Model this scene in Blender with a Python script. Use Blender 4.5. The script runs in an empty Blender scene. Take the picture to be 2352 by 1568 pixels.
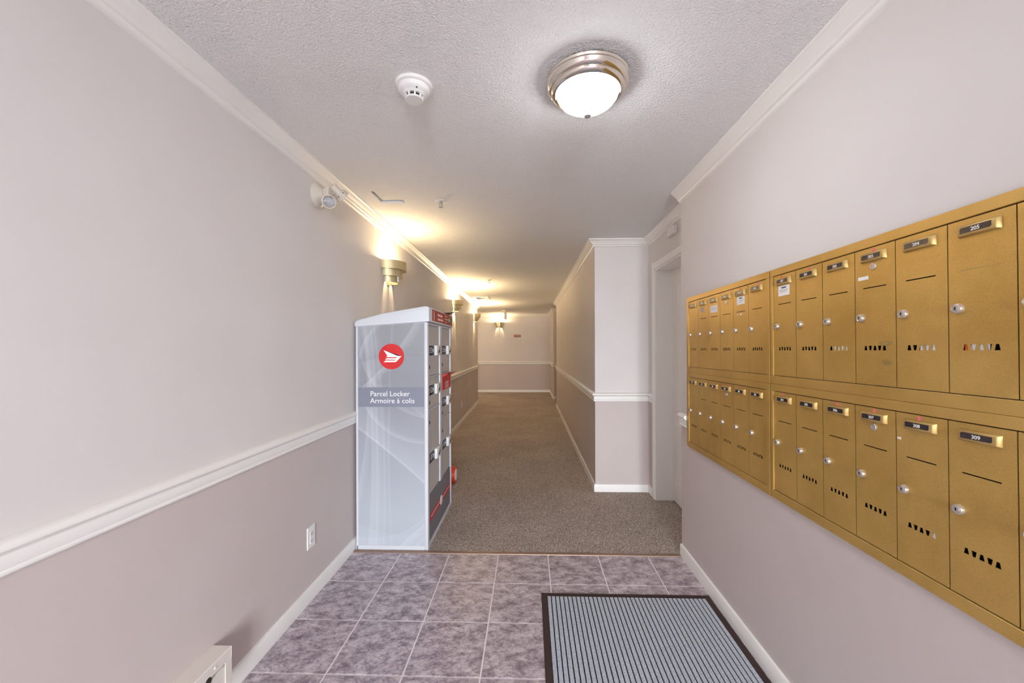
import bpy, bmesh, math, random
from mathutils import Vector, Matrix

random.seed(7)
SC = bpy.context.scene
C = SC.collection
PI = math.pi

# ------------------------------------------------------------------ camera, world, light, exposure
cam_d = bpy.data.cameras.new('camera')
cam = bpy.data.objects.new('camera', cam_d)
C.objects.link(cam)
cam.location = (0.0, 0.0, 1.34)
cam_d.sensor_fit = 'HORIZONTAL'
cam_d.sensor_width = 36.0
cam_d.lens = 36.0 * 901.4 / 2352.0
cam_d.shift_x = (1176.0 - 1187.5) / 2352.0
cam_d.shift_y = (797.5 - 784.0) / 2352.0
cam_d.clip_start = 0.02
cam.rotation_euler = (Matrix.Rotation(0.0318, 3, 'Z') @ Matrix.Rotation(PI / 2, 3, 'X') @ Matrix.Rotation(-0.0033, 3, 'Z')).to_euler()
SC.camera = cam

world = bpy.data.worlds.new('overcast_sky')
SC.world = world
world.use_nodes = True
bg = world.node_tree.nodes['Background']
bg.inputs['Color'].default_value = (0.90, 0.945, 1.0, 1)
bg.inputs['Strength'].default_value = 122.0

SC.view_settings.view_transform = 'Standard'
SC.view_settings.look = 'None'
SC.view_settings.gamma = 1.0
SC.view_settings.use_curve_mapping = False
SC.view_settings.exposure = -0.25
SC.cycles.use_denoising = True
SC.cycles.max_bounces = 8
SC.cycles.diffuse_bounces = 5
SC.cycles.glossy_bounces = 4
SC.cycles.use_adaptive_sampling = True
SC.cycles.adaptive_threshold = 0.04
SC.cycles.caustics_reflective = False
SC.cycles.caustics_refractive = False
SC.cycles.sample_clamp_indirect = 8.0

FIXTURE_EMIT = 50.0
SCONCE_W = 100.0
ADDED_LAMP_EMIT = 130.0
WARM = (1.0, 0.73, 0.40)

# daylight enters through the glazed entrance behind the camera: sampling portals in its openings
for k, (x0, x1) in enumerate(((0.03, 0.47), (0.52, 0.955))):
    pl = bpy.data.lights.new('daylight_portal', 'AREA')
    pl.shape = 'RECTANGLE'; pl.size = x1 - x0; pl.size_y = 1.98
    pl.cycles.is_portal = True
    po = bpy.data.objects.new('daylight_portal', pl); C.objects.link(po)
    po.location = ((x0 + x1) / 2, -3.69, 1.08); po.rotation_euler = (PI / 2, 0, 0)

# ------------------------------------------------------------------ materials
def srgb(r, g, b):
    f = lambda c: (c / 255 / 12.92) if c / 255 <= 0.04045 else ((c / 255 + 0.055) / 1.055) ** 2.4
    return (f(r), f(g), f(b), 1)

def mat(name, col, rough=0.6, metal=0.0, spec=0.5, coat=0.0):
    m = bpy.data.materials.new(name); m.use_nodes = True
    b = m.node_tree.nodes['Principled BSDF']
    b.inputs['Base Color'].default_value = col
    b.inputs['Roughness'].default_value = rough
    b.inputs['Metallic'].default_value = metal
    b.inputs['Specular IOR Level'].default_value = spec
    b.inputs['Coat Weight'].default_value = coat
    return m

class N:
    def __init__(s, m): s.t = m.node_tree; s.b = s.t.nodes['Principled BSDF']
    def new(s, ty, **kw):
        n = s.t.nodes.new(ty)
        for k, v in kw.items(): setattr(n, k, v)
        return n
    def link(s, a, b): s.t.links.new(a, b)
    def noise(s, vec, scale, detail=4, rough=0.6, dist=0.0):
        n = s.new('ShaderNodeTexNoise'); n.inputs['Scale'].default_value = scale
        n.inputs['Detail'].default_value = detail; n.inputs['Roughness'].default_value = rough
        n.inputs['Distortion'].default_value = dist
        if vec is not None: s.link(vec, n.inputs['Vector'])
        return n.outputs['Fac']
    def ramp(s, fac, stops):
        n = s.new('ShaderNodeValToRGB'); e = n.color_ramp.elements
        while len(e) < len(stops): e.new(0.5)
        for el, (p, c) in zip(e, stops): el.position = p; el.color = c
        s.link(fac, n.inputs['Fac']); return n.outputs['Color']
    def mix(s, fac, a, b, mode='MIX'):
        n = s.new('ShaderNodeMix', data_type='RGBA', blend_type=mode)
        if hasattr(fac, 'is_output'): s.link(fac, n.inputs[0])
        else: n.inputs[0].default_value = fac
        for i, v in ((6, a), (7, b)):
            if hasattr(v, 'is_output'): s.link(v, n.inputs[i])
            else: n.inputs[i].default_value = v
        return n.outputs[2]
    def math(s, op, a, b=None, clamp=False):
        n = s.new('ShaderNodeMath', operation=op, use_clamp=clamp)
        for i, v in enumerate((a, b)):
            if v is None: continue
            if hasattr(v, 'is_output'): s.link(v, n.inputs[i])
            else: n.inputs[i].default_value = v
        return n.outputs[0]
    def bump(s, h, strength, dist=0.01):
        n = s.new('ShaderNodeBump'); n.inputs['Strength'].default_value = strength
        n.inputs['Distance'].default_value = dist
        s.link(h, n.inputs['Height']); s.link(n.outputs[0], s.b.inputs['Normal'])
    def pos(s): return s.new('ShaderNodeNewGeometry').outputs['Position']
    def objco(s): return s.new('ShaderNodeTexCoord').outputs['Object']
    def maprange(s, v, a, b, c=0.0, d=1.0, smooth=False):
        n = s.new('ShaderNodeMapRange'); n.clamp = True
        if smooth: n.interpolation_type = 'SMOOTHSTEP'
        s.link(v, n.inputs['Value'])
        for k, x in zip(('From Min', 'From Max', 'To Min', 'To Max'), (a, b, c, d)): n.inputs[k].default_value = x
        return n.outputs[0]

UPPER = srgb(225, 220, 218); LOWER = srgb(206, 195, 192)
def wall_paint(name, split):
    m = mat(name, UPPER, 0.62, spec=0.3); n = N(m)
    p = n.pos()
    if split:
        z = n.new('ShaderNodeSeparateXYZ'); n.link(p, z.inputs[0])
        f = n.math('GREATER_THAN', z.outputs['Z'], split)
        col = n.mix(f, LOWER, UPPER)
    else:
        col = n.mix(0.0, UPPER, UPPER)
    blot = n.ramp(n.noise(p, 2.2, 1), [(0.3, (0.965, 0.955, 0.95, 1)), (0.7, (1, 1, 1, 1))])
    n.link(n.mix(1.0, col, blot, 'MULTIPLY'), n.b.inputs['Base Color'])
    return m
M = {}
M['wall'] = wall_paint('two_tone_wall_paint', 0.875)
M['wall_plain'] = wall_paint('beige_wall_paint', 0.875)

m = mat('ceiling_orange_peel', srgb(240, 239, 238), 0.8, spec=0.2); n = N(m); p = n.pos()
h = n.noise(p, 150, 2, 0.55, 0.4)
n.bump(h, 0.9, 0.008)
M['ceiling'] = m

M['trim'] = mat('white_trim_paint', srgb(243, 240, 236), 0.38)
M['door'] = mat('white_door_paint', srgb(243, 240, 235), 0.4)
M['plastic_white'] = mat('white_plastic', srgb(236, 234, 232), 0.4)
M['plastic_cream'] = mat('cream_plastic', srgb(205, 196, 182), 0.45)
M['black'] = mat('black_hole', srgb(16, 12, 10), 0.9, spec=0.1)
M['dark'] = mat('dark_gap', srgb(42, 34, 28), 0.8)
M['silver'] = mat('nickel', srgb(214, 210, 206), 0.22, metal=1.0)
M['lock'] = mat('satin_lock_metal', srgb(208, 200, 192), 0.3, metal=0.75)
M['finial'] = mat('frosted_finial', srgb(168, 168, 170), 0.5, metal=0.2)
M['chrome'] = mat('polished_nickel', srgb(226, 219, 208), 0.09, metal=1.0)
M['aluminium'] = mat('aluminium', srgb(150, 150, 152), 0.35, metal=1.0)
M['threshold'] = mat('bronze_threshold', srgb(150, 125, 110), 0.4, metal=0.6)

# carpet
m = mat('loop_carpet', srgb(140, 124, 112), 0.95, spec=0.1); n = N(m); p = n.pos()
st = n.new('ShaderNodeMapping'); st.inputs['Scale'].default_value = (1.0, 0.7, 1); n.link(p, st.inputs['Vector'])
a = n.noise(st.outputs[0], 170, 3, 0.75, 0.4)
col = n.ramp(a, [(0.33, srgb(92, 82, 75)), (0.47, srgb(154, 141, 133)), (0.56, srgb(194, 182, 174)), (0.70, srgb(234, 225, 218))])
big = n.ramp(n.noise(p, 1.6, 4), [(0.3, (0.86, 0.85, 0.84, 1)), (0.7, (1.06, 1.05, 1.04, 1))])
n.link(n.mix(1.0, col, big, 'MULTIPLY'), n.b.inputs['Base Color'])
n.bump(a, 0.5, 0.006)
M['carpet'] = m

# marbled mauve tile
m = mat('mauve_marbled_tile', srgb(160, 148, 156), 0.28, spec=0.5); n = N(m)
oi = n.new('ShaderNodeObjectInfo'); co = n.objco()
off = n.new('ShaderNodeVectorMath', operation='SCALE'); n.link(oi.outputs['Location'], off.inputs[0]); off.inputs['Scale'].default_value = 3.7
add = n.new('ShaderNodeVectorMath', operation='ADD'); n.link(co, add.inputs[0]); n.link(off.outputs[0], add.inputs[1])
rotm = n.new('ShaderNodeMapping'); rotm.inputs['Rotation'].default_value = (0, 0, -0.6); rotm.inputs['Scale'].default_value = (1.0, 1.5, 1)
n.link(add.outputs[0], rotm.inputs['Vector'])
c1 = n.ramp(n.noise(rotm.outputs[0], 13, 9, 0.80, 0.25), [(0.36, srgb(112, 99, 108)), (0.46, srgb(158, 146, 154)), (0.54, srgb(194, 183, 189)), (0.66, srgb(222, 213, 217))])
c2 = n.ramp(n.noise(rotm.outputs[0], 55, 4, 0.72, 0.5), [(0.36, (0.46, 0.42, 0.45, 1)), (0.43, (0.88, 0.86, 0.87, 1)), (0.6, (1.06, 1.05, 1.06, 1))])
n.link(n.mix(0.85, c1, c2, 'MULTIPLY'), n.b.inputs['Base Color'])
M['tile'] = m
M['grout'] = mat('pale_grout', srgb(240, 231, 233), 0.85, spec=0.2)

# painted gold mailbox metal
m = mat('gold_painted_metal', srgb(172, 132, 56), 0.36, metal=0.55); n = N(m); p = n.pos()
nz = n.ramp(n.noise(p, 3.5, 3, 0.65), [(0.3, srgb(192, 154, 80)), (0.7, srgb(216, 178, 102))])
gr = n.ramp(n.noise(p, 420, 1), [(0.3, (0.9, 0.9, 0.9, 1)), (0.7, (1.05, 1.05, 1.05, 1))])
n.link(n.mix(1.0, nz, gr, 'MULTIPLY'), n.b.inputs['Base Color'])
M['gold'] = m
M['gold_bright'] = mat('gold_holder', srgb(186, 156, 96), 0.42, metal=0.5)
M['plate_dark'] = mat('dark_number_plate', srgb(52, 42, 44), 0.25)
M['number_white'] = mat('white_numerals', srgb(236, 232, 226), 0.5)
M['paper'] = mat('white_paper', srgb(238, 236, 234), 0.8)
M['ink'] = mat('grey_ink', srgb(70, 68, 72), 0.8)
M['pink'] = mat('pink_sticker', srgb(226, 116, 124), 0.7)
M['red_sticker'] = mat('orange_red_sticker', srgb(206, 92, 52), 0.7)
M['green_smudge'] = mat('green_smudge', srgb(128, 126, 84), 0.6)
M['orange_mail'] = mat('orange_mail', srgb(214, 92, 40), 0.7)

# parcel locker
M['locker'] = mat('locker_pale_grey', srgb(212, 216, 222), 0.4)
M['locker_frame'] = mat('locker_frame_grey', srgb(214, 216, 222), 0.38)
M['locker_door'] = mat('locker_door_grey', srgb(196, 192, 190), 0.42)
M['locker_base'] = mat('locker_plinth_grey', srgb(122, 122, 132), 0.45)
M['band'] = mat('slate_band', srgb(128, 131, 146), 0.5)
M['logo_red'] = mat('logo_red', srgb(200, 20, 26), 0.5)
M['logo_white'] = mat('logo_white', srgb(248, 248, 248), 0.45)
M['sign_red'] = mat('sign_red', srgb(176, 58, 50), 0.45)
M['box_red'] = mat('bright_red_panel', srgb(200, 42, 46), 0.42)
M['navy'] = mat('navy_label', srgb(24, 20, 52), 0.5)
M['tyre_red'] = mat('red_tyre', srgb(226, 58, 34), 0.4)
M['brown_card'] = mat('brown_card', srgb(152, 126, 112), 0.7)

def circle3(a, b, c):
    ax, ay = a; bx, by = b; cx, cy = c
    d = 2 * (ax * (by - cy) + bx * (cy - ay) + cx * (ay - by))
    ux = ((ax * ax + ay * ay) * (by - cy) + (bx * bx + by * by) * (cy - ay) + (cx * cx + cy * cy) * (ay - by)) / d
    uy = ((ax * ax + ay * ay) * (cx - bx) + (bx * bx + by * by) * (ax - cx) + (cx * cx + cy * cy) * (bx - ax)) / d
    return ux, uy, math.hypot(ax - ux, ay - uy)

# printed wrap on the locker's side: veils of light over a grey-to-pale-blue print
m = mat('printed_swoosh_wrap', srgb(180, 184, 192), 0.42); n = N(m); co = n.objco()
sx = n.new('ShaderNodeSeparateXYZ'); n.link(co, sx.inputs[0])
X, Z = sx.outputs['X'], sx.outputs['Z']
base = n.ramp(n.maprange(Z, 0.0, 1.46), [(0.0, srgb(186, 192, 200)), (0.35, srgb(166, 171, 180)), (0.7, srgb(142, 144, 151)), (1.0, srgb(152, 153, 158))])
acc = None
K = 0.001225
for (pa, pb, pc, w, amp, sgn) in [
        ((113, 800), (300, 950), (477, 1105), 0.22, 0.30, -1), ((113, 800), (300, 950), (477, 1105), 0.02, 0.35, -1),
        ((178, 640), (186, 950), (165, 1447), 0.12, 0.35, 1), ((205, 640), (214, 1000), (205, 1447), 0.018, 0.30, 1),
        ((240, 700), (252, 1000), (246, 1447), 0.02, 0.22, 1), ((278, 680), (276, 1050), (288, 1447), 0.02, 0.26, -1),
        ((390, 676), (440, 712), (477, 748), 0.10, 0.22, -1), ((340, 1447), (408, 1380), (477, 1322), 0.07, 0.45, 1),
        ((415, 1447), (448, 1414), (477, 1392), 0.04, 0.35, 1), ((128, 225), (150, 380), (162, 545), 0.05, 0.35, 1),
        ((430, 200), (340, 345), (160, 545), 0.06, 0.42, 1), ((222, 212), (180, 260), (120, 380), 0.035, 0.35, 1),
        ((113, 340), (140, 450), (200, 562), 0.04, 0.30, 1), ((365, 398), (420, 400), (477, 406), 0.08, -0.16, 1),
        ((215, 500), (330, 480), (477, 500), 0.10, -0.14, 1)]:
    cv = [((q[0] - 113) * K, (1447 - q[1]) * K * 0.976) for q in (pa, pb, pc)]
    cx, cz, r = circle3(*cv)
    dx = n.math('SUBTRACT', X, cx); dz = n.math('SUBTRACT', Z, cz)
    d = n.math('SUBTRACT', n.math('SQRT', n.math('ADD', n.math('MULTIPLY', dx, dx), n.math('MULTIPLY', dz, dz))), r)
    mid = Vector(cv[1]); side = 1 if sgn > 0 else -1
    # side +1: veil spreads towards +X of the curve, -1: towards +Z
    probe = mid + (Vector((0.03, 0)) if side > 0 else Vector((0, 0.03)))
    if (probe - Vector((cx, cz))).length < r: d = n.math('MULTIPLY', d, -1.0)
    f = n.math('MULTIPLY', n.math('GREATER_THAN', d, 0.0), n.maprange(d, 0.0, w, amp, 0.0))
    acc = f if acc is None else n.math('ADD', acc, f)
acc = n.math('MULTIPLY', acc, 0.52)
pos_ = n.math('MAXIMUM', acc, 0.0); neg_ = n.math('MAXIMUM', n.math('MULTIPLY', acc, -1.0), 0.0)
colr = n.mix(pos_, base, srgb(226, 231, 238)); colr = n.mix(neg_, colr, srgb(120, 122, 134))
n.link(colr, n.b.inputs['Base Color'])
M['wrap'] = m

# mat
m = mat('mat_grey_pile', srgb(150, 156, 168), 0.95, spec=0.1); n = N(m); p = n.pos()
a = n.noise(p, 330, 3, 0.8)
n.link(n.ramp(a, [(0.32, srgb(112, 118, 132)), (0.5, srgb(184, 190, 202)), (0.68, srgb(236, 240, 248))]), n.b.inputs['Base Color'])
n.bump(a, 0.5, 0.004)
M['mat_rib'] = m
m = mat('mat_rubber', srgb(52, 36, 34), 0.75); M['mat_rubber'] = m
M['mat_groove'] = mat('mat_groove', srgb(34, 34, 42), 0.95, spec=0.1)

# brass sconce
M['brass'] = mat('brushed_brass', srgb(218, 204, 164), 0.34, metal=0.75)
M['brass_in'] = M['brass']

def emitter(name, col, strength):
    m = bpy.data.materials.new(name); m.use_nodes = True; t = m.node_tree; t.nodes.clear()
    o = t.nodes.new('ShaderNodeOutputMaterial'); e = t.nodes.new('ShaderNodeEmission')
    e.inputs['Color'].default_value = (*col, 1); e.inputs['Strength'].default_value = strength
    t.links.new(e.outputs[0], o.inputs[0]); return m
M['lit_glass'] = emitter('lit_opal_glass', (0.96, 0.985, 1.0), FIXTURE_EMIT)
M['added_lamp_glass'] = emitter('added_warm_lamp_glass', (1.0, 0.76, 0.46), ADDED_LAMP_EMIT)
M['bulb'] = emitter('lit_bulb', WARM, 25.0)

def clear_glass(name, tint=(0.97, 0.98, 0.98, 1), refl=0.06):
    m = bpy.data.materials.new(name); m.use_nodes = True; t = m.node_tree; t.nodes.clear()
    o = t.nodes.new('ShaderNodeOutputMaterial'); mx = t.nodes.new('ShaderNodeMixShader')
    tr = t.nodes.new('ShaderNodeBsdfTransparent'); gl = t.nodes.new('ShaderNodeBsdfGlossy')
    tr.inputs[0].default_value = tint; gl.inputs['Roughness'].default_value = 0.02
    mx.inputs[0].default_value = refl
    t.links.new(tr.outputs[0], mx.inputs[1]); t.links.new(gl.outputs[0], mx.inputs[2]); t.links.new(mx.outputs[0], o.inputs[0])
    return m
M['glass'] = clear_glass('window_glass')
m = mat('ribbed_lamp_lens', srgb(206, 206, 210), 0.3, metal=0.5); n = N(m); co = n.objco()
w_ = n.new('ShaderNodeTexWave'); w_.inputs['Scale'].default_value = 130; w_.inputs['Distortion'].default_value = 9; n.link(co, w_.inputs['Vector'])
n.link(n.ramp(w_.outputs['Fac'], [(0.2, srgb(120, 120, 128)), (0.7, srgb(226, 226, 230))]), n.b.inputs['Base Color']); n.bump(w_.outputs['Fac'], 0.5, 0.003)
M['lens'] = m
M['no_smoking'] = mat('maroon_sign', srgb(142, 44, 40), 0.5)
M['pink_face'] = mat('pale_pink_acrylic', srgb(214, 160, 150), 0.4)
M['pavement'] = mat('grey_pavement', srgb(150, 148, 145), 0.9)
M['heater'] = mat('heater_enamel', srgb(226, 218, 210), 0.4)

# ------------------------------------------------------------------ mesh helpers
class B:
    def __init__(s): s.bm = bmesh.new()
    def box(s, x0, x1, y0, y1, z0, z1, bev=0.0, seg=1):
        b = bmesh.new(); bmesh.ops.create_cube(b, size=1.0)
        for v in b.verts:
            v.co = ((x0 + x1) / 2 + v.co.x * (x1 - x0), (y0 + y1) / 2 + v.co.y * (y1 - y0), (z0 + z1) / 2 + v.co.z * (z1 - z0))
        if bev > 0: bmesh.ops.bevel(b, geom=b.edges[:], offset=bev, segments=seg, affect='EDGES', profile=0.5)
        s.merge(b); return s
    def merge(s, b, mx=None):
        b = b.bm if isinstance(b, B) else b
        if mx is not None: bmesh.ops.transform(b, matrix=mx, verts=b.verts)
        me = bpy.data.meshes.new('tmp'); b.to_mesh(me); b.free(); s.bm.from_mesh(me); bpy.data.meshes.remove(me); return s
    def prism(s, poly, fn, a, b_):
        """extrude 2-D polygon: fn(u, v, w) -> xyz, w from a to b_"""
        n = len(poly)
        lo = [s.bm.verts.new(fn(u, v, a)) for u, v in poly]; hi = [s.bm.verts.new(fn(u, v, b_)) for u, v in poly]
        s.bm.faces.new(lo[::-1]); s.bm.faces.new(hi)
        for i in range(n):
            j = (i + 1) % n; s.bm.faces.new((lo[i], lo[j], hi[j], hi[i]))
        return s
    def lathe(s, prof, seg=32, mx=None, ang=2 * PI, cap=False):
        """profile [(r, z)] about z"""
        b = bmesh.new(); full = abs(ang - 2 * PI) < 1e-6; cnt = seg if full else seg + 1
        rings = []
        for k in range(cnt):
            t = ang * k / seg
            rings.append([b.verts.new((r * math.cos(t), r * math.sin(t), z)) for r, z in prof])
        for k in range(seg):
            A = rings[k]; D = rings[(k + 1) % cnt]
            for i in range(len(prof) - 1):
                b.faces.new((A[i], D[i], D[i + 1], A[i + 1]))
        bmesh.ops.remove_doubles(b, verts=b.verts, dist=1e-6)
        if cap: bmesh.ops.holes_fill(b, edges=[e for e in b.edges if e.is_boundary], sides=0)
        return s.merge(b, mx)
    def tube(s, pts, r, seg=10):
        pts = [Vector(p) for p in pts]
        for a, b_ in zip(pts, pts[1:]):
            d = b_ - a; q = d.to_track_quat('Z', 'Y').to_matrix().to_4x4()
            s.lathe([(0, 0), (r, 0), (r, d.length), (0, d.length)], seg, Matrix.Translation(a) @ q)
        return s
    def sweep(s, pts, prof, close=True):
        """prof [(out, z)] along XY polyline; the room lies to the right of travel"""
        P = [Vector(p) for p in pts]; n = len(P); rows = []
        def nrm(a, b): d = (b - a).normalized(); return Vector((d.y, -d.x))
        for i in range(n):
            if i == 0: o = nrm(P[0], P[1])
            elif i == n - 1: o = nrm(P[-2], P[-1])
            else:
                n1 = nrm(P[i - 1], P[i]); n2 = nrm(P[i], P[i + 1]); o = (n1 + n2) / (1 + n1.dot(n2))
            rows.append([s.bm.verts.new((P[i].x + o.x * u, P[i].y + o.y * u, z)) for u, z in prof])
        m_ = len(prof)
        for i in range(n - 1):
            for k in range(m_):
                l = (k + 1) % m_; s.bm.faces.new((rows[i][k], rows[i + 1][k], rows[i + 1][l], rows[i][l]))
        s.bm.faces.new(rows[0][::-1]); s.bm.faces.new(rows[-1]); return s
    def fill_holes_plate(s, outer, holes, fn, w0, w1):
        """plate with holes: loops of (u, v), thickness w0..w1 (front at w1)"""
        b = bmesh.new(); es = []
        loops = []
        for lp in [outer] + holes:
            vs = [b.verts.new((u, v, 0)) for u, v in lp]; loops.append(vs)
            for i in range(len(vs)): es.append(b.edges.new((vs[i], vs[(i + 1) % len(vs)])))
        bmesh.ops.triangle_fill(b, use_beauty=True, use_dissolve=False, edges=es, normal=(0, 0, 1))
        front = [f for f in b.faces]
        r = bmesh.ops.extrude_face_region(b, geom=front)
        for v in [g for g in r['geom'] if isinstance(g, bmesh.types.BMVert)]: v.co.z = 1
        for v in b.verts: v.co = Vector(fn(v.co.x, v.co.y, w1 if v.co.z > 0.5 else w0))
        return s.merge(b)
    def mesh(s, name, m, smooth=False, shift=None):
        bm = s.bm
        if shift is not None: bmesh.ops.translate(bm, vec=-Vector(shift), verts=bm.verts)
        bmesh.ops.recalc_face_normals(bm, faces=bm.faces)
        me = bpy.data.meshes.new(name); bm.to_mesh(me); bm.free()
        me.materials.append(m)
        if smooth:
            me.polygons.foreach_set('use_smooth', [True] * len(me.polygons))
            try: me.set_sharp_from_angle(angle=math.radians(38))
            except Exception: pass
        return me

def link(name, me, parent=None, loc=(0, 0, 0), rot=(0, 0, 0)):
    o = bpy.data.objects.new(name, me); C.objects.link(o); o.location = loc; o.rotation_euler = rot
    if parent is not None: o.parent = parent
    return o

def tag(o, label=None, cat=None, group=None, kind=None):
    if label: o['label'] = label
    if cat: o['category'] = cat
    if group: o['group'] = group
    if kind: o['kind'] = kind
    return o

def thing(name, label, cat, loc, rot=(0, 0, 0), group=None):
    o = bpy.data.objects.new(name, None); C.objects.link(o); o.location = loc; o.rotation_euler = rot
    o.empty_display_size = 0.1
    return tag(o, label, cat, group)

def part(name, b, m, root, smooth=False):
    """builder in world coordinates -> child of an unrotated root"""
    sh = Vector(root.location)
    q = root.parent
    while q is not None: sh += Vector(q.location); q = q.parent
    return link(name, b.mesh(name, m, smooth, sh), root)

def lpart(name, b, m, root, smooth=False, loc=(0, 0, 0), rot=(0, 0, 0)):
    return link(name, b.mesh(name, m, smooth), root, loc, rot)

def single(name, b, m, label, cat, base, smooth=False, group=None):
    o = link(name, b.mesh(name, m, smooth, base), None, base)
    return tag(o, label, cat, group)

def struct(name, b, m, label, smooth=False, cat='structure'):
    o = link(name, b.mesh(name, m, smooth)); tag(o, label, cat, kind='structure'); return o

def text_mesh(txt, size, m, align='CENTER', ext=0.0003, bold=0.0, shear=0.0, space=1.0):
    cu = bpy.data.curves.new('t', 'FONT'); cu.body = txt; cu.size = size; cu.align_x = align; cu.align_y = 'BOTTOM_BASELINE'
    cu.extrude = ext; cu.offset = bold; cu.shear = shear; cu.resolution_u = 3; cu.space_character = space
    o = bpy.data.objects.new('t', cu); C.objects.link(o)
    dg = bpy.context.evaluated_depsgraph_get(); dg.update()
    me = bpy.data.meshes.new_from_object(o.evaluated_get(dg)); bpy.data.objects.remove(o); bpy.data.curves.remove(cu)
    me.materials.clear(); me.materials.append(m); return me

XL, XLC, XR, XC, XD = -1.173, -1.245, 0.977, 0.606, 1.10
YB, YJ, YLE, YRC, YRET, YRE, YP, YE = -3.70, 3.60, 9.40, 2.56, 3.657, 8.85, 10.13, 11.72
XP = 0.612
H = 2.33
def xleft(y): return XL + (XLC - XL) * (y - YJ) / (YLE - YJ)

# ------------------------------------------------------------------ structure
t = 0.3193; tx0 = 0.1146; ty0 = 2.2257; G = 0.0034
fl = struct('floor', B().box(XL - 0.05, XR + 0.05, YB - 0.05, 2.552, -0.12, -0.0022), M['grout'], 'pale grout bed under the mauve entrance tiles', cat='floor')
tile_me = {}
def tile(x0, x1, y0, y1):
    w, d = round(x1 - x0, 4), round(y1 - y0, 4)
    if (w, d) not in tile_me:
        tile_me[(w, d)] = B().box(-w / 2, w / 2, -d / 2, d / 2, -0.009, 0.0, 0.0012).mesh('tile', M['tile'])
    link('tile', tile_me[(w, d)], fl, ((x0 + x1) / 2, (y0 + y1) / 2, 0))
for i in range(-4, 3):
    for j in range(0, 20):
        x0, x1 = tx0 + i * t + G, tx0 + (i + 1) * t - G
        y0, y1 = ty0 - j * t + G, ty0 - (j - 1) * t - G
        x1 = min(x1, XR - 0.001); y1 = min(y1, 2.536); y0 = max(y0, YB + 0.001)
        if y1 - y0 > 0.03: tile(x0, x1, y0, y1)
cp = B().box(-3.0, 1.9, 2.556, YE + 0.05, -0.12, 0.004)
cp = struct('floor_carpet', cp, M['carpet'], 'grey brown loop pile carpet running down the corridor', cat='carpet')
th = B().prism([(2.532, -0.004), (2.536, 0.004), (2.545, 0.0065), (2.556, 0.0065), (2.563, 0.004), (2.563, -0.004)], lambda u, v, w: (w, u, v), XL, XR)
struct('trim_threshold', th, M['threshold'], 'slim bronze threshold strip between tiles and carpet', cat='threshold')

# ceiling with two hatch openings
def holed_ceiling(b, X0, X1, Y0, Y1, holes, z0, z1):
    xs = sorted({X0, X1, *[h[0] for h in holes], *[h[1] for h in holes]}); ys = sorted({Y0, Y1, *[h[2] for h in holes], *[h[3] for h in holes]})
    for i in range(len(xs) - 1):
        for j in range(len(ys) - 1):
            mx, my = (xs[i] + xs[i + 1]) / 2, (ys[j] + ys[j + 1]) / 2
            if any(h[0] < mx < h[1] and h[2] < my < h[3] for h in holes): continue
            b.box(xs[i], xs[i + 1], ys[j], ys[j + 1], z0, z1)
    bmesh.ops.remove_doubles(b.bm, verts=b.bm.verts, dist=1e-5)
    seen = {}
    kill = []
    for f in b.bm.faces:
        k = tuple(sorted(v.index for v in f.verts))
        if k in seen: kill += [f, seen[k]]
        seen[k] = f
    b.bm.verts.index_update()
    return b
HATCH = [(-1.005, -0.845, 2.455, 2.655), (-0.985, -0.855, 6.09, 6.262)]
cb = B()
cb.bm.verts.index_update()
holed_ceiling(cb, -3.0, 1.9, YB - 0.05, YE + 0.05, HATCH, H, H + 0.1)
struct('ceiling', cb, M['ceiling'], 'off-white textured ceiling over lobby and corridor', cat='ceiling')

W = 0.1
struct('wall_left', B().box(XL - W - 0.1, XL, YB - 0.1, YJ, 0, H), M['wall'], 'two-tone left lobby wall, beige over taupe', cat='wall')
struct('wall_left_corridor', B().prism([(XL, YJ), (XLC, YLE), (-3.0, YLE), (-3.0, YLE - W), (XLC - W, YLE - W), (XL - W, YJ)], lambda u, v, w: (u, v, w), 0, H), M['wall'], 'left corridor wall with sconces beyond the parcel locker', cat='wall')
struct('wall_end', B().box(-3.0, 1.9, YE, YE + W, 0, H), M['wall'], 'far end wall of the corridor, facing the camera', cat='wall')
struct('wall_far_left', B().box(-3.1, -3.0, YLE - W, YE + W, 0, H), M['wall'], 'wall closing the side passage at the far left', cat='wall')
struct('wall_pillar', B().box(XP, 1.9, YP, YE, 0, H), M['wall'], 'wall projection at the right end of the corridor', cat='wall')
struct('wall_far_right', B().box(1.8, 1.9, YRE, YP, 0, H), M['wall'], 'wall closing the recess at the far right', cat='wall')
struct('wall_right', B().box(XR, 1.45, YB - 0.1, YRC, 0, H), M['wall_plain'], 'right lobby wall carrying the gold mailboxes', cat='wall')
struct('wall_right_corridor', B().box(XC, 1.8, YRET, YRE, 0, H), M['wall'], 'right corridor wall with its bright end face beside the door', cat='wall')
DY0, DY1, DZ = 2.60, 3.475, 2.025
struct('wall_alcove', B().box(XD, 1.25, DY1, YRET, 0, H).box(XD, 1.25, YRC, DY0, 0, H).box(XD, 1.25, DY0, DY1, DZ, H).box(1.30, 1.45, YRC, YRET, 0, H), M['wall'], 'alcove wall around the white door', cat='wall')

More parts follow.
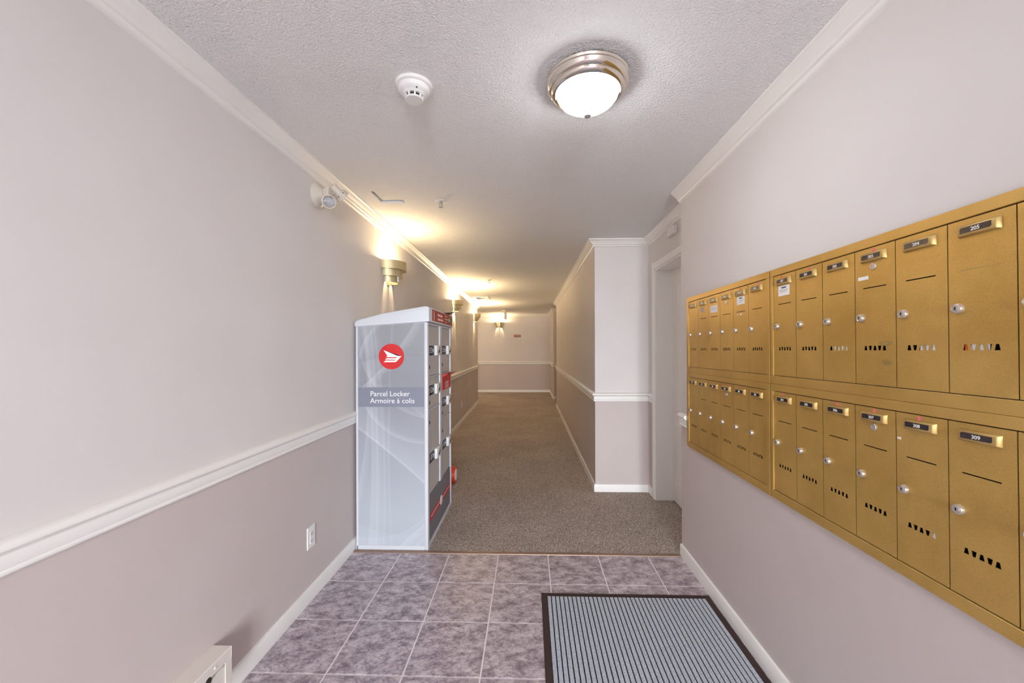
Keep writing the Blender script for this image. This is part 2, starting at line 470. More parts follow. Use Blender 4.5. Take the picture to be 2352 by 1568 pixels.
# entrance wall behind the camera with glazed door and sidelight
GL = ((0.03, 0.47), (0.52, 0.955))
wb = B().box(XL, GL[0][0], YB - 0.1, YB, 0, H).box(GL[0][1], GL[1][0], YB - 0.1, YB, 0, H).box(GL[1][1], XR, YB - 0.1, YB, 0, H)
for a_, b_ in GL: wb.box(a_, b_, YB - 0.1, YB, 2.08, H).box(a_, b_, YB - 0.1, YB, 0, 0.08)
struct('wall_back', wb, M['wall_plain'], 'entrance wall behind the viewer with two glazed openings', cat='wall')
for k, (a_, b_) in enumerate(GL):
    fr = B().box(a_, a_ + 0.04, YB - 0.08, YB - 0.03, 0.08, 2.08).box(b_ - 0.04, b_, YB - 0.08, YB - 0.03, 0.08, 2.08)
    fr.box(a_ + 0.04, b_ - 0.04, YB - 0.08, YB - 0.03, 0.08, 0.14).box(a_ + 0.04, b_ - 0.04, YB - 0.08, YB - 0.03, 2.03, 2.08)
    w_ = struct('window_%d' % (k + 1), fr, M['aluminium'], ['left leaf of the glazed entrance behind the viewer', 'right leaf of the glazed entrance behind the viewer'][k], cat='window')
    link('pane', B().box(a_ + 0.04, b_ - 0.04, YB - 0.058, YB - 0.052, 0.14, 2.03).mesh('pane', M['glass']), w_)
struct('ground_outside', B().box(-6, 6, -12, YB - 0.12, -0.2, -0.05), M['pavement'], 'grey pavement outside the entrance', cat='ground')

CROWN = [(0.0, H), (0.062, H), (0.062, H - 0.009), (0.055, H - 0.012), (0.049, H - 0.020), (0.038, H - 0.030), (0.027, H - 0.038), (0.025, H - 0.042),
         (0.028, H - 0.045), (0.022, H - 0.049), (0.018, H - 0.050), (0.015, H - 0.057), (0.010, H - 0.063), (0.0, H - 0.066)]
RZ = 0.838
RAIL = [(0.0, RZ), (0.011, RZ), (0.0145, RZ + 0.004), (0.0145, RZ + 0.009), (0.011, RZ + 0.013), (0.013, RZ + 0.018), (0.014, RZ + 0.040), (0.011, RZ + 0.046),
        (0.013, RZ + 0.050), (0.022, RZ + 0.054), (0.028, RZ + 0.061), (0.028, RZ + 0.068), (0.022, RZ + 0.076), (0.012, RZ + 0.081), (0.0, RZ + 0.082)]
BASE = [(0.0, 0.0), (0.013, 0.0), (0.013, 0.067), (0.010, 0.073), (0.0, 0.075)]
LEFT = [(XL, YB), (XL, YJ), (XLC, YLE), (-3.0, YLE)]
END = [(-3.0, YE), (XP, YE), (XP, YP), (1.8, YP)]
RIGHT = [(1.8, YRE), (XC, YRE), (XC, YRET), (XD, YRET)]
def mould(name, lines, prof, label, cat):
    b = B()
    for l in lines: b.sweep(l, prof)
    return struct(name, b, M['trim'], label, smooth=True, cat=cat)
mould('trim_crown_left', [LEFT], CROWN, 'white crown moulding along the left wall', 'crown moulding')
mould('trim_crown_end', [END], CROWN, 'white crown moulding on the far end wall', 'crown moulding')
mould('trim_crown_corridor_right', [RIGHT + [(XD, YRC)]], CROWN, 'white crown moulding round the right corridor wall and alcove', 'crown moulding')
mould('trim_crown_right', [[(XR, YRC), (XR, YB)]], CROWN, 'white crown moulding above the gold mailboxes', 'crown moulding')
mould('trim_rail_left', [LEFT], RAIL, 'white chair rail along the left wall', 'chair rail')
mould('trim_rail_end', [END], RAIL, 'white chair rail on the far end wall', 'chair rail')
mould('trim_rail_corridor_right', [RIGHT + [(XD, 3.535)]], RAIL, 'white chair rail on the right corridor wall', 'chair rail')
mould('trim_rail_stub', [[(XR, YRC), (XR, 2.449)]], RAIL, 'short white chair rail stub between wall corner and mailboxes', 'chair rail')
mould('baseboard_left', [LEFT], BASE, 'white baseboard along the left wall', 'baseboard')
mould('baseboard_end', [END], BASE, 'white baseboard at the far end wall', 'baseboard')
mould('baseboard_corridor_right', [RIGHT + [(XD, 3.535)]], BASE, 'white baseboard round the right corridor wall', 'baseboard')
mould('baseboard_right', [[(XR, YRC), (XR, YB)]], BASE, 'white baseboard below the gold mailboxes', 'baseboard')

# ------------------------------------------------------------------ white door in the alcove
dr = thing('door_1', 'white panelled door set deep in the right alcove', 'door', (1.262, (DY0 + DY1) / 2, 0)); dr['kind'] = 'structure'
part('leaf', B().box(1.245, 1.285, DY0 + 0.012, DY1 - 0.012, 0.012, DZ - 0.012, 0.002), M['door'], dr)
for (za, zb) in ((0.18, 0.68), (0.80, 1.42), (1.54, 1.88)):
    for (ya, yb) in ((DY0 + 0.12, DY0 + 0.38), (DY1 - 0.38, DY1 - 0.12)):
        b = B()
        for (y0, y1, z0, z1) in ((ya, yb, za, za + 0.018), (ya, yb, zb - 0.018, zb), (ya, ya + 0.018, za + 0.018, zb - 0.018), (yb - 0.018, yb, za + 0.018, zb - 0.018)):
            b.box(1.240, 1.246, y0, y1, z0, z1, 0.002)
        b.box(1.2425, 1.246, ya + 0.05, yb - 0.05, za + 0.05, zb - 0.05, 0.002)
        part('panel', b, M['door'], dr)
kb = B().lathe([(0, 0), (0.026, 0), (0.026, 0.006), (0.010, 0.010), (0.010, 0.035), (0.024, 0.042), (0.027, 0.055), (0.018, 0.068), (0, 0.070)], 20, Matrix.Translation((1.245, DY0 + 0.07, 0.98)) @ Matrix.Rotation(-PI / 2, 4, 'Y'))
part('knob', kb, M['brass'], dr, True)
b = B().box(XD, 1.30, DY1 - 0.022, DY1, 0, DZ).box(XD, 1.30, DY0, DY0 + 0.022, 0, DZ).box(XD, 1.30, DY0 + 0.022, DY1 - 0.022, DZ - 0.022, DZ)
cas = struct('trim_door_frame', b, M['trim'], 'white jamb and casing round the alcove door', cat='door frame')
CASP = [(0.0, 0.0), (0.010, 0.0), (0.016, 0.006), (0.017, 0.030), (0.012, 0.036), (0.014, 0.050), (0.008, 0.058), (0.0, 0.060)]
b = B().prism([(DY1 - 0.008 + w, XD - o) for o, w in CASP], lambda u, v, w: (v, u, w), 0.0, DZ + 0.052)
link('casing', b.mesh('casing', M['trim']), cas)
b = B().prism([(DZ - 0.008 + w, XD - o) for o, w in CASP], lambda u, v, w: (v, w, u), DY0, DY1 - 0.008)
link('casing', b.mesh('casing', M['trim']), cas)
# small white box over the door
cl = thing('door_chime', 'small white box under the crown moulding above the alcove door', 'wall box', (XD, 3.0, 2.18))
part('cover', B().box(XD - 0.035, XD - 0.003, 2.945, 3.075, 2.185, 2.245, 0.004, 2), M['plastic_white'], cl)
part('back_plate', B().box(XD - 0.003, XD, 2.95, 3.07, 2.19, 2.24), M['plastic_cream'], cl)

# ------------------------------------------------------------------ ceiling fixtures
def dome_light(LX, LY, label, glow):
    lt = thing('ceiling_light', label, 'ceiling light', (LX, LY, H))
    tr = Matrix.Translation((LX, LY, H))
    part('rim', B().lathe([(0.0, 0.0), (0.150, 0.0), (0.152, -0.006), (0.148, -0.012), (0.151, -0.018), (0.148, -0.028), (0.140, -0.036), (0.134, -0.038), (0.135, -0.043), (0.131, -0.050), (0.125, -0.053), (0.119, -0.055), (0.114, -0.052), (0.0, -0.045)], 64, tr), M['chrome'], lt, True)
    part('glass_bowl', B().lathe([(0.1135, -0.048), (0.1135, -0.054), (0.109, -0.066), (0.099, -0.079), (0.084, -0.090), (0.064, -0.099), (0.042, -0.105), (0.020, -0.108), (0.0, -0.109)], 64, tr), glow, lt, True)
    part('finial', B().lathe([(0.0, -0.105), (0.015, -0.107), (0.0155, -0.112), (0.010, -0.115), (0.0145, -0.119), (0.0160, -0.127), (0.0125, -0.136), (0.0, -0.140)], 20, tr), M['finial'], lt, True)
dome_light(0.218, 1.462, 'lit dome ceiling light with stepped polished nickel rim', M['lit_glass'])
dome_light(-2.0, 10.5, 'unseen dome light added round the far left corner to brighten the corridor', M['added_lamp_glass'])  # lamp added out of view to lift the end wall and far corridor

SX, SY = -0.432, 1.468
sd = thing('smoke_detector', 'round white smoke detector on the lobby ceiling', 'smoke detector', (SX, SY, H))
tr = Matrix.Translation((SX, SY, H))
part('base', B().lathe([(0, 0), (0.068, 0), (0.0685, -0.004), (0.066, -0.010), (0.060, -0.013), (0, -0.013)], 40, tr), M['plastic_white'], sd, True)
part('body', B().lathe([(0, -0.011), (0.058, -0.011), (0.0575, -0.022), (0.052, -0.030), (0.046, -0.033), (0.040, -0.036), (0.0355, -0.041), (0, -0.041)], 40, tr), M['plastic_white'], sd, True)
part('chamber', B().lathe([(0, -0.040), (0.027, -0.040), (0.027, -0.054), (0, -0.054)], 24, tr), M['dark'], sd)
b = B()
for k in range(9):
    b.merge((lambda q: (bmesh.ops.create_cube(q, size=1.0, matrix=Matrix.Translation((SX, SY, H - 0.047)) @ Matrix.Rotation(k * 2 * PI / 9 + 0.2, 4, 'Z') @ Matrix.Translation((0.0315, 0, 0)) @ Matrix.Diagonal((0.005, 0.006, 0.016, 1))), q)[1])(bmesh.new()))
part('cage', b, M['plastic_white'], sd)
part('cap', B().lathe([(0, -0.052), (0.033, -0.052), (0.034, -0.055), (0.031, -0.058), (0, -0.059)], 32, tr), M['plastic_white'], sd, True)
part('indicator', B().lathe([(0, 0), (0.003, 0), (0.002, -0.003), (0, -0.003)], 10, Matrix.Translation((SX + 0.022, SY - 0.042, H - 0.034))), M['dark'], sd)

def sprinkler(x, y, label):
    s = thing('sprinkler_head', label, 'sprinkler', (x, y, H)); tr = Matrix.Translation((x, y, H))
    part('escutcheon', B().lathe([(0, 0), (0.036, 0), (0.036, -0.003), (0.024, -0.007), (0.016, -0.006), (0.012, -0.003), (0, -0.003)], 28, tr), M['plastic_white'], s, True)
    b = B().lathe([(0, -0.003), (0.009, -0.003), (0.009, -0.012), (0.006, -0.014), (0, -0.014)], 14, tr)
    for q in (-1, 1): b.tube([(x + q * 0.008, y, H - 0.012), (x + q * 0.010, y, H - 0.026), (x, y, H - 0.040)], 0.0022, 6)
    part('frame', b, M['finial'], s, True)
    part('deflector', B().lathe([(0, -0.040), (0.015, -0.040), (0.015, -0.0425), (0, -0.043)], 16, tr), M['finial'], s)
sprinkler(-0.595, 2.638, 'small pendent sprinkler on the ceiling beside the access hatch')
sprinkler(-0.593, 5.75, 'small pendent sprinkler on the corridor ceiling near the second sconce')

for k, (a_, b_, c_, d_) in enumerate(HATCH):
    ht = thing('ceiling_hatch', ['recessed square ceiling hatch above the first sconce', 'small recessed ceiling hatch far down the corridor'][k], 'ceiling hatch', ((a_ + b_) / 2, (c_ + d_) / 2, H))
    part('panel', B().box(a_ + 0.009, b_ - 0.009, c_ + 0.009, d_ - 0.009, H + 0.012, H + 0.022), M['ceiling'], ht)
    part('gap', B().box(a_ + 0.0005, b_ - 0.0005, c_ + 0.0005, d_ - 0.0005, H + 0.024, H + 0.03), M['dark'], ht)

gx0, gx1, gy0, gy1 = -1.09, -0.80, 7.60, 8.02
gr = thing('air_vent', 'white slatted air grille on the far corridor ceiling', 'air vent', ((gx0 + gx1) / 2, (gy0 + gy1) / 2, H))
b = B()
for (x0, x1, y0, y1) in ((gx0, gx1, gy0, gy0 + 0.03), (gx0, gx1, gy1 - 0.03, gy1), (gx0, gx0 + 0.025, gy0 + 0.03, gy1 - 0.03), (gx1 - 0.025, gx1, gy0 + 0.03, gy1 - 0.03)): b.box(x0, x1, y0, y1, H - 0.010, H)
part('frame', b, M['plastic_white'], gr)
part('duct', B().box(gx0 + 0.02, gx1 - 0.02, gy0 + 0.02, gy1 - 0.02, H - 0.002, H), M['black'], gr)
sl = B().box(-0.0025, 0.0025, gy0 + 0.03 - 7.81, gy1 - 0.03 - 7.81, -0.004, 0.004).mesh('slat', M['plastic_white'])
for k in range(11):
    link('slat', sl, gr, (gx0 + 0.03 + k * 0.023 - (gx0 + gx1) / 2, 0, -0.006), (0, 0.5, 0))

ex = thing('ceiling_sign', 'narrow ceiling-hung sign seen edge-on near the end wall', 'sign', (-0.642, 10.5, H))
tr = Matrix.Translation((-0.642, 10.5, H))
part('canopy', B().lathe([(0, 0), (0.10, 0), (0.095, -0.012), (0.03, -0.022), (0, -0.022)], 28, tr), M['plastic_white'], ex, True)
part('housing', B().box(-0.663, -0.621, 10.36, 10.64, H - 0.23, H - 0.02, 0.004), M['plastic_cream'], ex)
part('face', B().box(-0.667, -0.663, 10.375, 10.625, H - 0.225, H - 0.035), M['pink_face'], ex)
part('face', B().box(-0.621, -0.617, 10.375, 10.625, H - 0.225, H - 0.035), M['pink_face'], ex)

# no smoking sign on end wall
ns = thing('wall_sign', 'small maroon no smoking sign on the far end wall', 'sign', (-0.36, YE, 1.68))
part('plate', B().box(-0.465, -0.256, YE - 0.004, YE, 1.647, 1.713), M['no_smoking'], ns)
lpart_me = text_mesh('NO SMOKING', 0.031, M['number_white'], bold=0.0004)
link('lettering', lpart_me, ns, (0, -0.0042, -0.011), (PI / 2, 0, 0))

# ------------------------------------------------------------------ sconces (local: x out of wall, y along wall, z up)
def half_band(b, R, z0, z1, th=0.004, seg=28, sx=1.0):
    pts_o = [(R * math.cos(a) * sx, R * math.sin(a)) for a in [(-PI / 2 + PI * k / seg) for k in range(seg + 1)]]
    q = (R - th) / R; pts_i = [(x * q, y * q) for x, y in pts_o]
    poly = pts_o + pts_i[::-1]
    bm_ = bmesh.new(); n_ = seg + 1
    vo = [[bm_.verts.new((x, y, z)) for x, y in pts_o] for z in (z0, z1)]; vi = [[bm_.verts.new((x, y, z)) for x, y in pts_i] for z in (z0, z1)]
    for k in range(seg):
        bm_.faces.new((vo[0][k], vo[0][k + 1], vo[1][k + 1], vo[1][k])); bm_.faces.new((vi[0][k], vi[1][k], vi[1][k + 1], vi[0][k + 1]))
        bm_.faces.new((vo[0][k], vi[0][k], vi[0][k + 1], vo[0][k + 1])); bm_.faces.new((vo[1][k], vo[1][k + 1], vi[1][k + 1], vi[1][k]))
    for k in (0, seg): bm_.faces.new((vo[0][k], vo[1][k], vi[1][k], vi[0][k]))
    return b.merge(bm_)
SME = {}
for nm, R, z0, z1 in (('upper_band', 0.150, -0.068, 0.0), ('middle_band', 0.118, -0.121, -0.063), ('lower_band', 0.084, -0.170, -0.116)):
    SME[nm] = half_band(B(), R, z0, z1).mesh(nm, M['brass'], True)
def half_ring(R0, R1, z0, z1, seg=28):
    b = B(); A = [-PI / 2 + PI * k / seg for k in range(seg + 1)]
    V = [[b.bm.verts.new((r * math.cos(a), r * math.sin(a), z)) for a in A] for r, z in ((R0, z0), (R1, z0), (R1, z1), (R0, z1))]
    for k in range(seg):
        for i in range(4): j = (i + 1) % 4; b.bm.faces.new((V[i][k], V[j][k], V[j][k + 1], V[i][k + 1]))
    for k in (0, seg): b.bm.faces.new([V[i][k] for i in range(4)])
    return b
SME['shelf_ring'] = half_ring(0.114, 0.1475, -0.066, -0.063).merge(half_ring(0.080, 0.1155, -0.119, -0.116).bm).mesh('shelf_ring', M['brass'])
bb = B().box(0.0, 0.006, -0.028, 0.028, -0.188, -0.020, 0.002).box(0.006, 0.081, -0.006, 0.006, -0.121, -0.116).box(0.006, 0.115, -0.006, 0.006, -0.068, -0.063).box(0.006, 0.030, -0.007, 0.007, -0.186, -0.166)
SME['back_plate'] = bb.mesh('back_plate', M['brass'])
SME['socket'] = B().lathe([(0, -0.16), (0.014, -0.16), (0.016, -0.12), (0.013, -0.105), (0, -0.105)], 14, Matrix.Translation((0.078, 0, -0.002))).mesh('socket', M['plastic_white'], True)
SME['bulb'] = B().lathe([(0, -0.105), (0.010, -0.105), (0.013, -0.092), (0.021, -0.075), (0.022, -0.064), (0.017, -0.051), (0.008, -0.044), (0, -0.042)], 16, Matrix.Translation((0.078, 0, -0.002))).mesh('bulb', M['bulb'], True)
def sconce(x, y, ztop, rz, label, power=SCONCE_W):
    s = thing('wall_sconce', label, 'wall sconce', (x, y, ztop), (0, 0, rz), 'stepped brass wall sconces along the corridor')
    for nm, me in SME.items(): link(nm, me, s)
    for dz, f in ((-0.006, 1.0),):
        ld = bpy.data.lights.new('sconce_lamp', 'POINT'); ld.energy = power * f; ld.color = WARM; ld.shadow_soft_size = 0.024
        link('sconce_lamp', ld, s, (0.078, 0, dz))
sconce(XL, 3.225, 2.045, 0, 'stepped brass wall sconce glowing just above the parcel locker', 19.0)
sconce(xleft(6.22), 6.22, 2.085, 0, 'stepped brass wall sconce halfway along the left corridor wall')
sconce(xleft(8.72), 8.72, 2.085, 0, 'last stepped brass sconce on the left wall before the corner')
sconce(-0.90, YE, 2.09, -PI / 2, 'stepped brass wall sconce on the far end wall', 26.0)

# ------------------------------------------------------------------ twin-head emergency light
EY, EZ = 2.13, 2.182
em = thing('emergency_light', 'cream twin-head emergency light under the left crown moulding', 'emergency light', (XL, EY, EZ))
toX = Matrix.Translation((XL, EY, EZ)) @ Matrix.Rotation(PI / 2, 4, 'Y')
part('back_plate', B().lathe([(0, 0), (0.066, 0), (0.067, 0.006), (0.060, 0.018), (0.046, 0.030), (0.032, 0.044), (0.024, 0.055), (0, 0.058)], 40, toX @ Matrix.Diagonal((1.06, 0.92, 1, 1))), M['plastic_cream'], em, True)
part('mount', B().box(XL + 0.050, XL + 0.085, EY - 0.030, EY + 0.035, EZ - 0.012, EZ + 0.030, 0.005, 2), M['plastic_cream'], em, True)
def lamp_head(pos, direc, name):
    d = Vector(direc).normalized(); mx = Matrix.Translation(pos) @ d.to_track_quat('Z', 'Y').to_matrix().to_4x4()
    hd = part(name, B().lathe([(0, -0.062), (0.020, -0.062), (0.022, -0.058), (0.023, -0.025), (0.030, -0.010), (0.035, 0.000), (0.037, 0.012), (0.036, 0.018), (0.031, 0.019), (0.029, 0.012), (0, 0.012)], 32, mx), M['plastic_cream'], em, True)
    ln = B().lathe([(0, 0.0175), (0.012, 0.017), (0.022, 0.0155), (0.0295, 0.0130)], 32, mx)
    link('lens', ln.mesh('lens', M['lens'], True, em.location), hd)
    for k in range(6):
        vs = B()
        a_ = k * PI / 3
        bm_ = bmesh.new(); bmesh.ops.create_cube(bm_, size=1.0, matrix=mx @ Matrix.Rotation(a_, 4, 'Z') @ Matrix.Translation((0.0325, 0, -0.005)) @ Matrix.Rotation(0.5, 4, 'Y') @ Matrix.Diagonal((0.002, 0.003, 0.009, 1)))
        vs.merge(bm_)
        link('vent_slot', vs.mesh('vent_slot', M['black'], False, em.location), hd)
    return hd
h1 = Vector((-1.082, 2.085, 2.128)); h2 = Vector((-1.052, 2.165, 2.195))
lamp_head(h1, (0.55, -0.80, -0.22), 'lamp_head')
lamp_head(h2, (0.50, 0.62, -0.62), 'lamp_head')
part('arm', B().tube([(XL + 0.07, EY - 0.02, EZ), tuple(h1 + Vector((-0.018, 0.03, 0.012)))], 0.011, 12), M['plastic_cream'], em, True)
part('arm', B().tube([(XL + 0.07, EY + 0.02, EZ + 0.012), tuple(h2 + Vector((-0.018, -0.018, 0.014)))], 0.011, 12), M['plastic_cream'], em, True)
part('screw', B().lathe([(0, 0), (0.004, 0), (0.003, 0.002), (0, 0.002)], 10, Matrix.Translation((XL + 0.022, EY - 0.030, EZ + 0.012)) @ Matrix.Rotation(PI / 2, 4, 'Y')), M['dark'], em)

# ------------------------------------------------------------------ outlets
def outlet(x, y, z, label):
    o = thing('wall_outlet', label, 'outlet', (x, y, z), group='white duplex outlets')
    part('plate', B().box(x, x + 0.006, y - 0.037, y + 0.037, z - 0.058, z + 0.058, 0.002), M['plastic_white'], o)
    rc = part('receptacle', B().box(x + 0.006, x + 0.0085, y - 0.0165, y + 0.0165, z - 0.034, z + 0.034, 0.0012), M['plastic_white'], o)
    for dz in (-0.019, 0.019):
        s = B().box(x + 0.0083, x + 0.009, y - 0.008, y - 0.0055, z + dz - 0.005, z + dz + 0.005).box(x + 0.0083, x + 0.009, y + 0.0055, y + 0.008, z + dz - 0.005, z + dz + 0.005).box(x + 0.0083, x + 0.009, y - 0.002, y + 0.002, z + dz - 0.012, z + dz - 0.008)
        part('slot', s, M['dark'], o)
outlet(XL, 2.061, 0.333, 'white wall outlet on the taupe wall left of the parcel locker')
outlet(xleft(6.98), 6.98, 0.33, 'small white outlet low on the left corridor wall')

# ------------------------------------------------------------------ baseboard heater
hx, hy0, hy1, hz0, hz1 = XL + 0.070, 0.45, 1.415, 0.085, 0.243
ht = thing('baseboard_heater', 'white electric baseboard heater at the foot of the left wall', 'heater', (XL, (hy0 + hy1) / 2, hz0))
part('top_cover', B().prism([(XL, hz1), (hx - 0.002, hz1), (hx, hz1 - 0.003), (hx, hz1 - 0.040), (hx - 0.002, hz1 - 0.040), (hx - 0.002, hz1 - 0.003), (XL, hz1 - 0.003)], lambda u, v, w: (u, w, v), hy0, hy1 - 0.003), M['heater'], ht)
part('front_panel', B().prism([(hx - 0.006, hz0 + 0.012), (hx - 0.003, hz0 + 0.012), (hx - 0.003, hz1 - 0.058), (hx - 0.012, hz1 - 0.050), (hx - 0.014, hz1 - 0.052), (hx - 0.006, hz1 - 0.060)], lambda u, v, w: (u, w, v), hy0, hy1 - 0.012), M['heater'], ht)
part('end_cap', B().box(XL, hx + 0.001, hy1 - 0.003, hy1, hz0, hz1, 0.001).box(hx - 0.002, hx + 0.001, hy1 - 0.030, hy1 - 0.003, hz0, hz1 - 0.040), M['heater'], ht)
part('element', B().box(XL + 0.012, XL + 0.045, hy0, hy1 - 0.02, hz0 + 0.03, hz1 - 0.05), M['dark'], ht)
part('back_plate', B().box(XL, XL + 0.003, hy0, hy1 - 0.003, hz0, hz1 - 0.003), M['heater'], ht)
part('knob', B().lathe([(0, 0), (0.016, 0), (0.014, 0.012), (0, 0.013)], 18, Matrix.Translation((hx - 0.012, hy1 - 0.105, hz1 - 0.046)) @ Matrix.Rotation(PI / 2, 4, 'Y')), M['dark'], ht, True)
part('screw', B().lathe([(0, 0), (0.006, 0), (0.004, 0.002), (0, 0.002)], 12, Matrix.Translation((hx, hy1 - 0.075, hz1 - 0.022)) @ Matrix.Rotation(PI / 2, 4, 'Y')), M['heater'], ht)

# ------------------------------------------------------------------ entrance mat
mx0, mx1, my0, my1 = 0.060, 0.957, 0.55, 2.138
mt = thing('entrance_mat', 'ribbed grey entrance mat with dark rubber edge', 'mat', ((mx0 + mx1) / 2, (my0 + my1) / 2, 0))
e = 0.030
b = B()
for (x0, x1, y0, y1) in ((mx0, mx1, my1 - e, my1), (mx0, mx1, my0, my0 + e), (mx0, mx0 + e, my0 + e, my1 - e), (mx1 - e, mx1, my0 + e, my1 - e)): b.box(x0, x1, y0, y1, 0.0003, 0.005)
part('border', b, M['mat_rubber'], mt)
part('backing', B().box(mx0 + e, mx1 - e, my0 + e, my1 - e, 0.0003, 0.0045), M['mat_groove'], mt)
NR = 38; pitch = (mx1 - mx0 - 2 * e) / NR
rib = B().box(-pitch * 0.39, pitch * 0.39, -(my1 - my0) / 2 + e + 0.002, (my1 - my0) / 2 - e - 0.002, 0.004, 0.0085, 0.0012).mesh('rib', M['mat_rib'])
for k in range(NR): link('rib', rib, mt, (mx0 + e + (k + 0.5) * pitch - (mx0 + mx1) / 2, 0, 0))

# ------------------------------------------------------------------ mailbox banks (local: u = -Y (rightwards in view), out = -X, z)
DW, DH = 0.1292, 0.389
GAP = 0.0012
def frm(u, v, w): return (-w, -u, v)      # u to viewer's right, v up, w out of wall
trap = []
HOLES = [[(0.027, -0.1142), (0.102, -0.1142), (0.102, -0.1114), (0.027, -0.1114)]]
for k in range(5):
    c_ = 0.0345 + k * 0.0148; w0, w1 = (0.0058, 0.0033) if k % 2 == 0 else (0.0033, 0.0058)
    HOLES.append([(c_ - w0, -0.2905), (c_ + w0, -0.2905), (c_ + w1, -0.2775), (c_ - w1, -0.2775)])
door_me = B().fill_holes_plate([(GAP, -DH + GAP), (DW - GAP, -DH + GAP), (DW - GAP, -GAP), (GAP, -GAP)], HOLES, frm, 0.0095, 0.0115).mesh('mailbox_door', M['gold'])
# label holder: tapered bracket
def taper_box(b, u0, u1, v0, v1, w0, w1, iu, iv_lo, iv_hi):
    bm_ = bmesh.new()
    A = [bm_.verts.new(frm(u, v, w0)) for u, v in ((u0, v0), (u1, v0), (u1, v1), (u0, v1))]
    D = [bm_.verts.new(frm(u, v, w1)) for u, v in ((u0 + iu, v0 + iv_lo), (u1 - iu, v0 + iv_lo), (u1 - iu, v1 - iv_hi), (u0 + iu, v1 - iv_hi))]
    bm_.faces.new(A[::-1]); bm_.faces.new(D)
    for i in range(4): j = (i + 1) % 4; bm_.faces.new((A[i], A[j], D[j], D[i]))
    bmesh.ops.recalc_face_normals(bm_, faces=bm_.faces)
    bmesh.ops.bevel(bm_, geom=bm_.edges[:], offset=0.0018, segments=2, affect='EDGES', profile=0.5)
    return b.merge(bm_)
hold_me = taper_box(B(), 0.024, 0.106, -0.0410, -0.0135, 0.0110, 0.0205, 0.005, 0.0025, 0.0035).mesh('label_holder', M['gold_bright'], True)
ins_me = B().prism([(0.034, -0.0335), (0.091, -0.0335), (0.094, -0.0310), (0.094, -0.0205), (0.037, -0.0205), (0.034, -0.0230)], frm, 0.0198, 0.0209).mesh('label_insert', M['plate_dark'])
def rotw(u, v, w): return Matrix.Translation(frm(u, v, w)) @ Matrix.Rotation(-PI / 2, 4, 'Y')
lock_me = B().lathe([(0, 0), (0.0118, 0), (0.0118, 0.004), (0.0104, 0.0085), (0.0082, 0.0092), (0.0074, 0.0086), (0.0068, 0.0094), (0, 0.0096)], 24, rotw(0.0225, -0.197, 0.0112)).mesh('lock', M['lock'], True)
key_me = B().box(-0.0212, -0.0200, -0.0234, -0.0216, -0.2005, -0.1940).box(-0.0212, -0.0200, -0.0240, -0.0210, -0.1965, -0.1938).mesh('keyway', M['black'])
carrier_me = B().lathe([(0, 0), (0.0098, 0), (0.0098, 0.003), (0.0085, 0.0045), (0.0045, 0.0045), (0.0045, 0.003), (0, 0.003)], 24, rotw(0.0635, -0.0545, 0.0112)).mesh('carrier_lock', M['lock'], True)
def quad_part(name, u0, u1, v0, v1, m, parent, w=0.0115, th=0.0005):
    return lpart(name, B().box(-(w + th), -w, -u1, -u0, v0, v1), m, parent)
def dot(name, u, v, r, m, parent, w=0.0115):
    return lpart(name, B().lathe([(0, 0), (r, 0), (r, 0.0005), (0, 0.0005)], 16, rotw(u, v, w)), m, parent)
TILT = -0.0083
def bank(label, y_left, z_top, first, frame_l, frame_r, z_ft, z_fb, n_doors, numbers):
    """y_left: Y of the left edge of the first door; z_top: door top at that place"""
    r = thing('mailbox_bank', label, 'mailboxes', (XR, y_left, z_top), (TILT, 0, 0), 'wall mounted gold mailbox banks')
    W0 = n_doors * DW
    b = B(); fw = 0.0150
    def rim(u0, u1, v0, v1): b.box(-fw, 0.004, -u1, -u0, v0, v1, 0.0012)
    rim(-frame_l, W0 + frame_r, 0.0012, z_ft); rim(-frame_l, W0 + frame_r, -DH - z_fb, -DH - 0.0008)
    rim(-frame_l, -0.0008, -DH - 0.0008, 0.0012); rim(W0 + 0.0008, W0 + frame_r, -DH - 0.0008, 0.0012)
    lpart('frame', b, M['gold'], r)
    lpart('inner_back', B().box(-0.0035, 0.004, -W0, 0, -DH, 0), M['black'], r)
    doors = {}
    for k in range(n_doors):
        d = link('mailbox_door', door_me, r, (0, -k * DW, 0))
        link('label_holder', hold_me, d); link('label_insert', ins_me, d); link('lock', lock_me, d, ((0, 0, 0)))
        link('keyway', key_me, d)
        me = text_mesh(numbers[k], 0.0115, M['number_white'], bold=0.0002)
        link('number', me, d, frm(0.0645, -0.0312, 0.0210), (PI / 2, 0, -PI / 2))
        d['label'] = 'mailbox door numbered %s' % numbers[k]
        doors[numbers[k]] = d
    return doors
# heights follow the slight tilt of the whole mailbox wall
YF, YN = 2.408, 1.5835
D = {}
zt = lambda y, z: z + TILT * (y - 0.94)
D.update(bank('far upper gold mailbox bank with doors 101 to 106', YF, zt(YF, 1.6205), 101, 0.030, 0.026, 0.028, 0.0334, 6, ['101', '102', '103', '104', '105', '106']))
D.update(bank('far lower gold mailbox bank with doors 207 to 303', YF, zt(YF, 1.170), 207, 0.030, 0.026, 0.0276, 0.033, 6, ['207', '208', '209', '301', '302', '303']))
D.update(bank('near upper gold mailbox bank with doors 107 to 205', YN, zt(YN, 1.6205), 107, 0.0185, 0.022, 0.028, 0.0334, 7, ['107', '201', '202', '203', '204', '205', '206']))
D.update(bank('near lower gold mailbox bank with doors 304 to 309', YN, zt(YN, 1.170), 304, 0.0185, 0.022, 0.0276, 0.033, 7, ['304', '305', '306', '307', '308', '309', '310']))
sm = M['gold'].copy(); sm.name = 'gold_metal_with_green_smudge'; n = N(sm); co = n.objco()
sx = n.new('ShaderNodeSeparateXYZ'); n.link(co, sx.inputs[0]); tot = None
